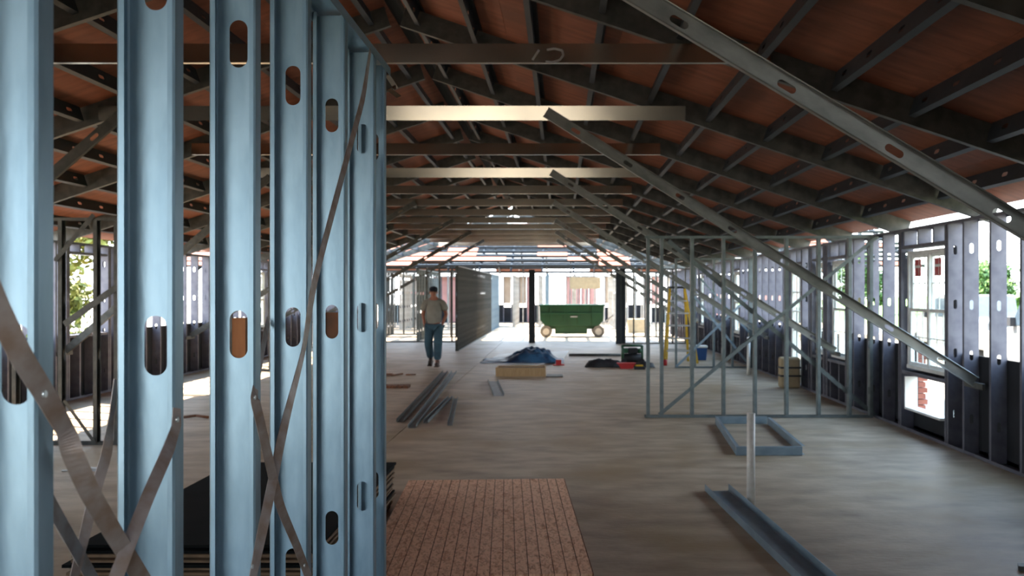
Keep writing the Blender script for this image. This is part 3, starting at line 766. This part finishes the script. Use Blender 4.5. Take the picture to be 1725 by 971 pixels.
# rectangle of four channels
RF = thing('channel_frame', 'flat rectangular frame of galvanised channels lying on the floor before the right partition', 'metal frame', (2.0, 10, 0))
c = [W(1205, 715, 11.88), W(1292, 715, 11.88), W(1352, 768, 9.6), W(1240, 768, 9.6)]
for v in c: v.z = .046
def shr(a, b, s): d = (b-a).normalized()*s; return a+d, b-d
for (a, b, fd) in ((c[0], c[1], (0, 1, 0)), (c[3], c[2], (0, 1, 0)), (c[0], c[3], (1, 0, 0)), (c[1], c[2], (1, 0, 0))):
    a, b = shr(a, b, .0 if fd[1] else .05)
    member('channel', a, b, fd, RF, .09, .035, 0, near=True)
# bundles of tracks left of centre
bund = [((750, 628), (674, 712), 'long dark track on the left side of the small heap', .0),
        ((765, 628), (694, 722), 'long track on the right side of the small heap, open side up', .0),
        ((759, 671), (717, 714), 'shorter track lying aslant at the near right of the heap', .0),
        ((768, 672), (758, 718), 'shortest track standing a little apart at the right of the heap', .0)]
for (p, q, lab, zz) in bund:
    Zp_ = F*(EYE-zz)/(p[1]-VY); Zq_ = F*(EYE-zz)/(q[1]-VY)
    a = W(*p, Zp_); b = W(*q, Zq_)
    floor_channel(lab, (a.x, a.y), (b.x, b.y), .06 if 'short' in lab else .095, .045, 'steel tracks in the heap left of the blue tarpaulin', 'galv_dull' if 'dark' in lab else 'galv_frame', z=zz+.002)
    
a = W(820, 643, 1); 
floor_channel('short wide channel lying open side up before the plywood board', ((830-VX)/F*F*EYE/153, F*EYE/153), ((840-VX)*F*EYE/178/F, F*EYE/178), .17, .05, mk='galv_frame')
# scrap on the left
sc1 = MB(); rnd = random.Random(8)
for i in range(7): 
    x = rnd.uniform(-.5, .5); sc1.bar((x, rnd.uniform(-.2, .2), .015), (x+rnd.uniform(.1, .3), rnd.uniform(-.2, .2), .02), .05, .02)
tag(sc1.obj('wood_scraps', M['rust'], loc=(px_x(672, 18.7), 18.7, 0)), 'dark scatter of wood scraps on the floor before the man', 'scraps', kind='stuff')
b_ = MB()
for i in range(5): b_.box(i*.1, i*.1+.085, 0, .3, 0, .045)
o = b_.obj('rusty_blocks', M['rust'], loc=(px_x(641, 16.3), 16.2, 0)); tag(o, 'row of rust-orange blocks on the floor just beyond the big stud wall', 'blocks', kind='stuff')
# bits in the lower right corner, and a twig of metal by the left
tag(MB().prism([(0, 0), (.16, -.04), (.17, .05), (.03, .07)], 'z', .001, .03).obj('metal_offcut', M['galv_dull'], loc=(px_x(1702, 5.75), 5.65, 0)), 'small metal offcut in the lower right corner', 'offcut')
mb = MB(); mb.tube([(-.16, 0, .02), (0, .01, .035), (.17, -.02, .02)], .018, 8)
tag(mb.obj('scrap_rod', M['rust'], loc=(px_x(330, 12.4), 12.4, 0)), 'short brown rod on the floor seen between the second and third studs', 'rod')
mb = MB(); mb.bar((-.25, 0, .01), (.1, .1, .012), .03, .01); mb.bar((-.02, .05, .015), (.14, .03, .015), .05, .03)
tag(mb.obj('bright_offcut', M['alu'], loc=(px_x(150, 8.75), 8.75, 0)), 'shiny offcut on the floor behind the crossing straps', 'offcut')

# plywood board and box on the floor
t = thing('plywood_box', 'shallow pale plywood box lying in front of the blue tarpaulin', 'box', (px_x(877, 18.5), 18.5, 0))
hw = 42*18.5/F
MB().box(-hw, hw, -.02, 0, 0, .17).obj('front_panel', M['pine'], t); MB().box(-hw, hw, .5, .52, 0, .17).obj('back_panel', M['pine'], t)
MB().box(-hw, -hw+.03, 0, .5, 0, .17).obj('end_panel', M['pine'], t); MB().box(hw-.03, hw, 0, .5, 0, .17).obj('end_panel', M['pine'], t)
MB().box(-hw+.03, hw-.03, 0, .5, .13, .15).obj('cover', M['ply_edge'], t)
mb = MB(); mb.prism([(0, 0), (.33, 0), (.32, .5), (.02, .52)], 'z', .001, .02); tag(mb.obj('flat_board', M['galv_dull'], loc=(px_x(920, 18.6), 18.3, 0)), 'dark flat board on the floor at the right end of the plywood box', 'board')
# white sheet under the tarp
def quad_sheet(nm, pts, z, th, m, lab, cat):
    v = [(( p[0]-VX)*(F*EYE/(p[1]-VY))/F, F*EYE/(p[1]-VY)) for p in pts]
    o = MB().prism(v, 'z', z, z+th).obj(nm, M[m]); return tag(o, lab, cat)
quad_sheet('white_sheet', [(812, 613), (905, 616), (950, 606), (958, 592), (842, 598)], .001, .015, 'white', 'white sheet lying under the heaped blue tarpaulin', 'sheet')
def heap(nm, lab, cat, cx, cy, rx, ry, h, m, seed, z0=.018, n=44, ridge=None):
    bm = bmesh.new(); vs = []
    for j in range(n+1):
        row = []
        for i in range(n+1):
            u = i/n*2-1; v = j/n*2-1
            q = max(0, 1-(abs(u)**2.4+abs(v)**2.4))
            prof = ridge(u) if ridge else 1
            nn = noise.noise(Vector((u*2.3+seed, v*2.0, seed)))*.5+.5; n2 = noise.noise(Vector((u*7+seed, v*6, seed)))
            z = (q**.45)*h*prof*(.55+.6*nn+.3*n2)
            row.append(bm.verts.new((u*rx*(1+.05*n2), v*ry*(1+.12*nn), z0+max(z, .002))))
        vs.append(row)
    for j in range(n):
        for i in range(n):
            f = bm.faces.new((vs[j][i], vs[j][i+1], vs[j+1][i+1], vs[j+1][i])); f.smooth = True
    ge = bmesh.ops.extrude_face_region(bm, geom=bm.faces[:])
    bmesh.ops.translate(bm, verts=[e for e in ge['geom'] if isinstance(e, bmesh.types.BMVert)], vec=(0, 0, .006))
    bmesh.ops.recalc_face_normals(bm, faces=bm.faces)
    me = bpy.data.meshes.new(nm); bm.to_mesh(me); bm.free()
    o = link(nm, me, M[m], None, None, (cx, cy, 0)); return tag(o, lab, cat)
def tr(u):
    import math as m
    return .22 + .85*m.exp(-((u-.25)/.5)**4)
heap('tarpaulin', 'heaped blue tarpaulin on the floor in the middle distance', 'tarp', px_x(882, 22.6), 22.4, .95, .7, .31, 'tarp', 3.1, ridge=tr)
# red stand on the floor and small bits
t = thing('red_bracket', 'small red bracket with a flat foot right of the tarpaulin', 'bracket', (px_x(941, 21.3), 21.3, 0))
MB().box(-.13, .13, -.1, .1, 0, .02).obj('foot', M['red'], t); MB().box(-.06, .06, -.05, .05, .02, .12).obj('upright', M['red'], t)
# black bag
heap('tool_bag', 'long black bag lying on the floor right of the tarpaulin', 'bag', px_x(1018, 20.8), 20.8, .42, .2, .17, 'blackpl', 9.2, z0=.002, n=20)
heap('black_bag', 'black bag lying behind the red tray beside the compressor', 'bag', px_x(1085, 20.6), 20.7, .24, .16, .12, 'blackpl', 4.7, z0=.002, n=16)
# compressor
Zc = 21.6
t = thing('air_compressor', 'dark green machine in a tube frame on the floor, left of the stepladder', 'compressor', (px_x(1065, Zc), Zc, 0))
for s in (-1, 1):
    mb = MB(); mb.tube([(s*.22, -.18, .05), (s*.22, -.18, .42), (s*.22, .18, .42), (s*.22, .18, .05)], .018); mb.obj('frame_hoop', M['dkgreen'], t)
for y in (-.18, .18): MB().cyl((-.22, y, .42), (.22, y, .42), .018).obj('frame_bar', M['dkgreen'], t)
MB().cyl((-.2, 0, .13), (.2, 0, .13), .11, 18).obj('tank', M['blackpl'], t)
MB().box(-.1, .12, -.09, .09, .24, .37).obj('motor', M['blackpl'], t, bevel=.02); MB().ball((.16, 0, .3), .06, .06, .06).obj('filter', M['dkgreen'], t)
MB().box(-.24, -.1, -.08, .08, .25, .36).obj('engine_block', M['dkgreen'], t, bevel=.01)
for s in (-1, 1): MB().cyl((s*.2, -.2, .07), (s*.2, -.24, .07), .07, 16).obj('wheel', M['blackpl'], t)
t = thing('red_tray', 'red tray on the floor in front of the green compressor', 'tray', (px_x(1055, 20.4), 20.4, 0))
MB().prism([(-.13, 0), (.13, 0), (.18, .11), (-.18, .11)], 'y', -.12, .12).obj('tub', M['red'], t); MB().box(-.2, .2, -.14, .14, .105, .12).obj('rim', M['red'], t)
t = thing('yellow_tool', 'black and yellow power tool on the floor beside the red tray', 'tool', (px_x(1076, 20.1), 20.1, 0))
MB().box(-.1, .14, -.05, .05, 0, .07).obj('tool_body', M['blackpl'], t, bevel=.015); MB().box(-.07, .09, -.055, .055, .07, .1).obj('grip', M['yellow'], t, bevel=.01)
# long pipe on the floor
Zl_ = F*EYE/(601-VY)
o = MB().cyl((px_x(958, Zl_), 0, .04), (px_x(1046, Zl_), 0, .04), .035, 12).obj('long_pipe', M['galv_dull'], loc=(0, Zl_, 0)); tag(o, 'long dark pipe lying across the floor behind the bags', 'pipe')

# yellow stepladder
Zs = 20.9-.6
t = thing('stepladder', 'yellow stepladder with metal treads standing open on the right', 'ladder', (px_x(1140, 22.2), 22.0, 0))
def q(px, py, z): v = W(px, py, z); return (v.x-px_x(1140, 22.2), v.y-22.0, v.z)
hL, hR = (-.17, .1, 1.72), (.17, .1, 1.72)
front = ((-.30, -.25, 0), (.42, -.25, 0)); back = ((-.27, .45, 0), (.30, .45, 0))
for (a, b) in ((hL, front[0]), (hR, front[1]), (hL, back[0]), (hR, back[1])): MB().bar(a, b, .05, .07, up=(0, 1, 0)).obj('rail', M['yellow'], t)
MB().box(-.2, .2, -.02, .22, 1.72, 1.77).obj('top_cap', M['blackpl'], t)
for i in range(1, 6):
    f = 1-i/6; a = Vector(hL).lerp(Vector(front[0]), f); b = Vector(hR).lerp(Vector(front[1]), f)
    MB().bar(a, b, .085, .03).obj('tread', M['alu'], t)
for i in (1, 3): 
    f = 1-i/6; MB().bar(Vector(hL).lerp(Vector(back[0]), f), Vector(hR).lerp(Vector(back[1]), f), .03, .03).obj('back_bar', M['alu'], t)
t = thing('blue_cooler', 'blue cooler with a white lid on the floor behind the stepladder', 'cooler', (px_x(1176, 22.9), 22.9, 0))
MB().prism([(-.17, 0), (.17, 0), (.2, .3), (-.2, .3)], 'y', -.15, .15).obj('tub', M['cooler'], t); MB().box(-.21, .21, -.17, .17, .3, .35).obj('lid', M['white'], t, bevel=.01)
t = thing('red_jug', 'small red jug on the floor at the left foot of the stepladder', 'jug', (px_x(1117, 21.6), 21.2, 0))
MB().cyl((0, 0, 0), (0, 0, .13), .05, 14).obj('vessel', M['red'], t); MB().cyl((0, 0, .13), (0, 0, .18), .02, 10).obj('neck', M['yellow'], t)

# tan bundle by the glazed door
Zb = 16.3
t = thing('strapped_bundle', 'tan strapped bundle leaning by the glazed door at the right wall', 'bundle', (px_x(1357, Zb)-.28, Zb, 0))
MB().box(-.17, .17, -.12, .12, 0, .53).obj('wrapped_pack', M['card'], t, bevel=.04)
for z in (.2, .34): MB().box(-.174, .174, -.124, .124, z, z+.03).obj('band', M['blackpl'], t)

# green wheeled cart
Zg = 34.5
t = thing('rubbish_cart', 'large green wheeled site cart standing under the open roof', 'cart', (px_x(963, Zg), Zg, 0))
mb = MB(); hw = 1.15
mb.prism([(-hw, 1.13), (-hw+.02, .62), (-.95, .4), (.95, .4), (hw-.02, .62), (hw, 1.13)], 'y', -.6, .6)
mb.obj('hopper', M['green'], t, bevel=.015)
MB().box(-hw-.03, hw+.03, -.65, .65, 1.12, 1.17).obj('rim', M['green'], t)
for x in (-.75, -.25, .25, .75): MB().box(x-.03, x+.03, -.64, -.6, .42, 1.12).obj('rib', M['green'], t)
MB().box(-hw+.05, hw-.05, -.65, -.6, .82, .88).obj('rib', M['green'], t)
MB().box(-.6, .55, -.45, .45, .12, .42).obj('undercarriage', M['dkgreen'], t); MB().box(-1.0, 1.0, -.4, .4, .3, .38).obj('chassis', M['dkgreen'], t)
for x in (-.92, .95):
    for y in (-.55, .5):
        wv = MB().cyl((x, y-.07, .21), (x, y+.07, .21), .21, 24).obj('wheel', M['tyre'], t)
        MB().cyl((x, y-.08, .21), (x, y+.08, .21), .12, 16).obj('hub', M['hub'], wv)
MB().bar((1.15, -.3, .5), (1.5, -.35, .8), .05, .05).obj('tow_bar', M['alu'], t)
MB().box(-.05, .2, -.655, -.65, .72, .76).obj('plate', M['alu'], t)
# forklift/van blur outside beyond right: tan box
tag(MB().box(-.35, .35, -.3, .3, 0, .55).obj('tan_crate', M['card'], loc=(px_x(1072, 38), 38, 0), bevel=.03), 'tan crate in the sunlight beyond the square posts', 'crate')
MB().box(px_x(960, 41), px_x(1012, 41), 41.12, 41.14, 1.75, 2.25).obj('plywood_panel', M['card'], FARP[4], M4=Matrix.Identity(4))
tag(MB().box(-.12, .12, -.12, .12, 0, .42).obj('brown_box', M['orange_wood'], loc=(px_x(643, 30), 29.9, 0), bevel=.005), 'brown box on the floor far left behind the man', 'box')

# ------------------------------------------------------------------ the man
def skin_mesh(nm, verts, edges, radii, m, parent, sub=2, root=0):
    me = bpy.data.meshes.new(nm); me.from_pydata([tuple(v) for v in verts], edges, []); me.materials.append(m)
    o = link(nm, me, None, parent, PW[parent.name])
    sk = o.modifiers.new('skin', 'SKIN'); sk.use_smooth_shade = True
    for i, r in enumerate(radii):
        s = me.skin_vertices[0].data[i]; s.radius = r if isinstance(r, tuple) else (r, r); s.use_root = (i == root)
    sb = o.modifiers.new('sub', 'SUBSURF'); sb.levels = sub; sb.render_levels = sub
    return o
MX, MZ = px_x(731, 21.0), 21.0
man = thing('person', 'man in dark cap, grey t-shirt and blue jeans walking with hands in pockets', 'person', (MX, MZ, 0), math.radians(0))
# facing the camera (-y); his left leg (image right) forward, the other lifting behind
H_ = {'pel': (0, .02, .96), 'sp': (0, .03, 1.15), 'ch': (0, .03, 1.33), 'nk': (0, .02, 1.47), 'nk2': (-.005, 0, 1.54), 'hd': (-.01, -.01, 1.62), 'ht': (-.01, 0, 1.70)}
body_v = [H_['pel'], H_['sp'], H_['ch'], H_['nk'], H_['nk2'], H_['hd'], H_['ht'],
          (-.19, .03, 1.40), (-.25, .06, 1.13), (-.20, -.02, .92), (-.17, -.05, .86),     # image-left arm, hand in pocket
          (.19, .03, 1.40), (.27, .07, 1.14), (.19, -.02, .94), (.155, -.05, .87),
          (-.10, .02, .90), (-.12, -.03, .50), (-.095, .22, .13), (-.09, .13, .07),
          (.10, 0, .90), (.10, -.08, .48), (.085, -.10, .09), (.085, -.2, .05)]
body_e = [(0, 1), (1, 2), (2, 3), (3, 4), (4, 5), (5, 6), (3, 7), (7, 8), (8, 9), (9, 10), (3, 11), (11, 12), (12, 13), (13, 14),
          (0, 15), (15, 16), (16, 17), (17, 18), (0, 19), (19, 20), (20, 21), (21, 22)]
body_r = [(.09, .06), (.09, .06), (.12, .08), (.07, .07), (.052, .055), (.075, .09), (.06, .075),
          .052, .042, .034, .03, .052, .042, .034, .03, .08, .058, .042, .035, .08, .058, .042, .035]
skin_mesh('body', body_v, body_e, body_r, M['skin'], man)
sh_v = [(0, .02, .86), (0, .03, 1.15), (0, .03, 1.33), (0, .02, 1.45), (-.19, .03, 1.40), (-.245, .05, 1.22), (.19, .03, 1.40), (.255, .06, 1.22)]
skin_mesh('tshirt', sh_v, [(0, 1), (1, 2), (2, 3), (3, 4), (4, 5), (3, 6), (6, 7)], [(.185, .135), (.18, .125), (.20, .135), (.085, .08), .085, .09, .085, .09], M['shirt'], man)
je_v = [(0, .02, .96), (-.10, .02, .86), (-.12, -.03, .50), (-.097, .2, .17), (.10, 0, .86), (.10, -.08, .48), (.088, -.10, .12)]
skin_mesh('jeans', je_v, [(0, 1), (1, 2), (2, 3), (0, 4), (4, 5), (5, 6)], [(.17, .125), .118, .10, .088, .118, .10, .088], M['denim'], man)
for (x, y, z, rx) in ((-.095, .16, .05, .35), (.088, -.14, .0, 0)):
    mb = MB(); R = Matrix.Translation((x, y, z)) @ Matrix.Rotation(rx, 4, 'X')
    mb.ball((0, -.03, .05), .052, .14, .05, 14); mb.ball((0, .05, .09), .048, .06, .08, 12); mb.box(-.05, .05, -.16, .1, 0.0, .022)
    bmesh.ops.transform(mb.bm, matrix=R, verts=mb.bm.verts); mb.obj('boot', M['boot'], man)
# face
mb = MB(); mb.ball((-.01, -.105, 1.615), .014, .022, .024, 8); mb.obj('nose', M['skin'], man)
for s in (-1, 1):
    MB().ball((-.01+s*.032, -.088, 1.645), .012, .01, .008, 8).obj('eye', M['hair'], man)
    MB().ball((-.01+s*.085, .0, 1.63), .012, .025, .032, 8).obj('ear', M['skin'], man)
MB().ball((-.01, -.088, 1.575), .024, .01, .006, 8).obj('mouth', M['brick'], man)
MB().ball((-.01, .025, 1.67), .088, .085, .075, 16).obj('hair', M['hair'], man)
cap = MB().ball((-.01, .0, 1.70), .094, .105, .07, 18).obj('cap', M['navy'], man)
MB().prism([(-.085, -.07), (-.07, -.16), (-.04, -.19), (.02, -.19), (.05, -.16), (.065, -.07)], 'z', 1.685, 1.7).obj('brim', M['navy'], cap)

# ------------------------------------------------------------------ vehicles outside
def pickup(label, X, Z, m='truck', suv=False):
    t = thing('parked_car' if suv else 'pickup_truck', label, 'car' if suv else 'truck', (X, Z, -.25))
    # profile along y (length), z up; side faces the hall (-x)
    if suv: prof = [(-2.3, .45), (2.3, .45), (2.35, 1.0), (1.9, 1.12), (1.0, 1.18), (.45, 1.7), (-1.9, 1.75), (-2.3, 1.15)]
    else: prof = [(-2.7, .5), (2.7, .5), (2.75, 1.05), (1.5, 1.18), (.85, 1.78), (-.35, 1.82), (-.55, 1.2), (-2.7, 1.2)]
    MB().prism(prof, 'x', 0, 1.8).obj('body', M[m], t, bevel=.05)
    gl = [(.95, 1.22), (.62, 1.66), (-1.6, 1.68), (-1.85, 1.22)] if suv else [(1.1, 1.24), (.72, 1.7), (-.25, 1.72), (-.38, 1.24)]
    MB().prism(gl, 'x', -.01, 1.81).obj('side_window', M['truck_glass'], t)
    for y in ((-1.5, 1.5) if suv else (-1.75, 1.75)):
        for x in (.12, 1.68):
            wl_ = MB().cyl((x-.13, y, .37), (x+.13, y, .37), .37, 24).obj('wheel', M['blackpl'], t)
            MB().cyl((x-.14, y, .37), (x+.14, y, .37), .2, 16).obj('hub', M['alu'], wl_)
    y0 = 2.3 if suv else 2.7
    MB().box(.1, 1.7, y0, y0+.12, .5, .68).obj('bumper', M['alu'], t); MB().box(.1, 1.7, -y0-.12, -y0, .5, .68).obj('bumper', M['alu'], t)
    MB().box(-.12, 0, .8, .95, 1.2, 1.38).obj('mirror', M['blackpl'], t)
    return t
pickup('white pickup truck parked outside, seen through the double window', 10.0, 25.0)
pickup('white parked car seen between the studs at the right edge', 9.2, 18.4, suv=True)

# ------------------------------------------------------------------ trees outside
def tree_mesh(seed, R, H, n, lm, sz):
    r = random.Random(seed); bm = bmesh.new()
    cl = [(r.gauss(0, R*.45), r.gauss(0, R*.45), H*.55+r.uniform(-.35, .45)*H, R*r.uniform(.3, .5)) for _ in range(16)]
    for _ in range(n):
        c = r.choice(cl); v = Vector((r.gauss(0, 1), r.gauss(0, 1), r.gauss(0, 1))).normalized()*c[3]*(r.random()**.4)
        p = Vector(c[:3])+v; p.z = max(p.z, .3)
        a = Vector((r.gauss(0, 1), r.gauss(0, 1), r.gauss(0, 1))).normalized()*sz; b = a.orthogonal().normalized()*sz*.6
        bm.faces.new([bm.verts.new(q) for q in (p-a, p-b, p+a, p+b)])
    me = bpy.data.meshes.new('foliage'); bm.to_mesh(me); bm.free(); me.materials.append(M[lm]); return me
tm = [tree_mesh(1, 3.2, 7.5, 7000, 'leaf', .28), tree_mesh(2, 2.8, 6.5, 7000, 'leaf', .25), tree_mesh(3, 2.4, 6.0, 6000, 'leaf_y', .16)]
def tree(label, X, Z, k, gz=-.25, sc=1.0, group=None, rz=0):
    t = thing('leafy_tree', label, 'tree', (X, Z, gz), rz, group)
    o = link('foliage', tm[k], None, t,  Matrix.Translation((X, Z, gz)) @ Matrix.Rotation(rz, 4, 'Z') @ Matrix.Scale(sc, 4)); o['kind'] = 'stuff'
    MB().cyl((0, 0, 0), (.1, 0, 3.5*sc), .22, 10, .1).obj('trunk', M['bark'], t)
tree('dark green tree on the slope, first outside beyond the right-hand studs', 20, 64, 0, .1, .5)
tree('green tree on the slope behind the white pickup truck', 24, 54, 1, .2, .5, rz=1)
tree('broad green tree seen above the white car at the right edge', 22.5, 44.5, 1, .1, .5, rz=2)
tree('tall green tree seen at the far right above the white car', 31, 48, 0, .3, .5, rz=3)
tree('yellowing tree seen through the left wall between the two nearest studs', -13.5, 22, 2, sc=.8)
tree('yellowing tree outside the left wall beside the pale block', -15.5, 29, 2, sc=.9, rz=1.5)
tree('green tree outside the left wall behind the yellowing ones', -20, 23, 0, rz=2)
tree('green tree outside the left wall toward the far wing', -21, 33, 1, rz=4)
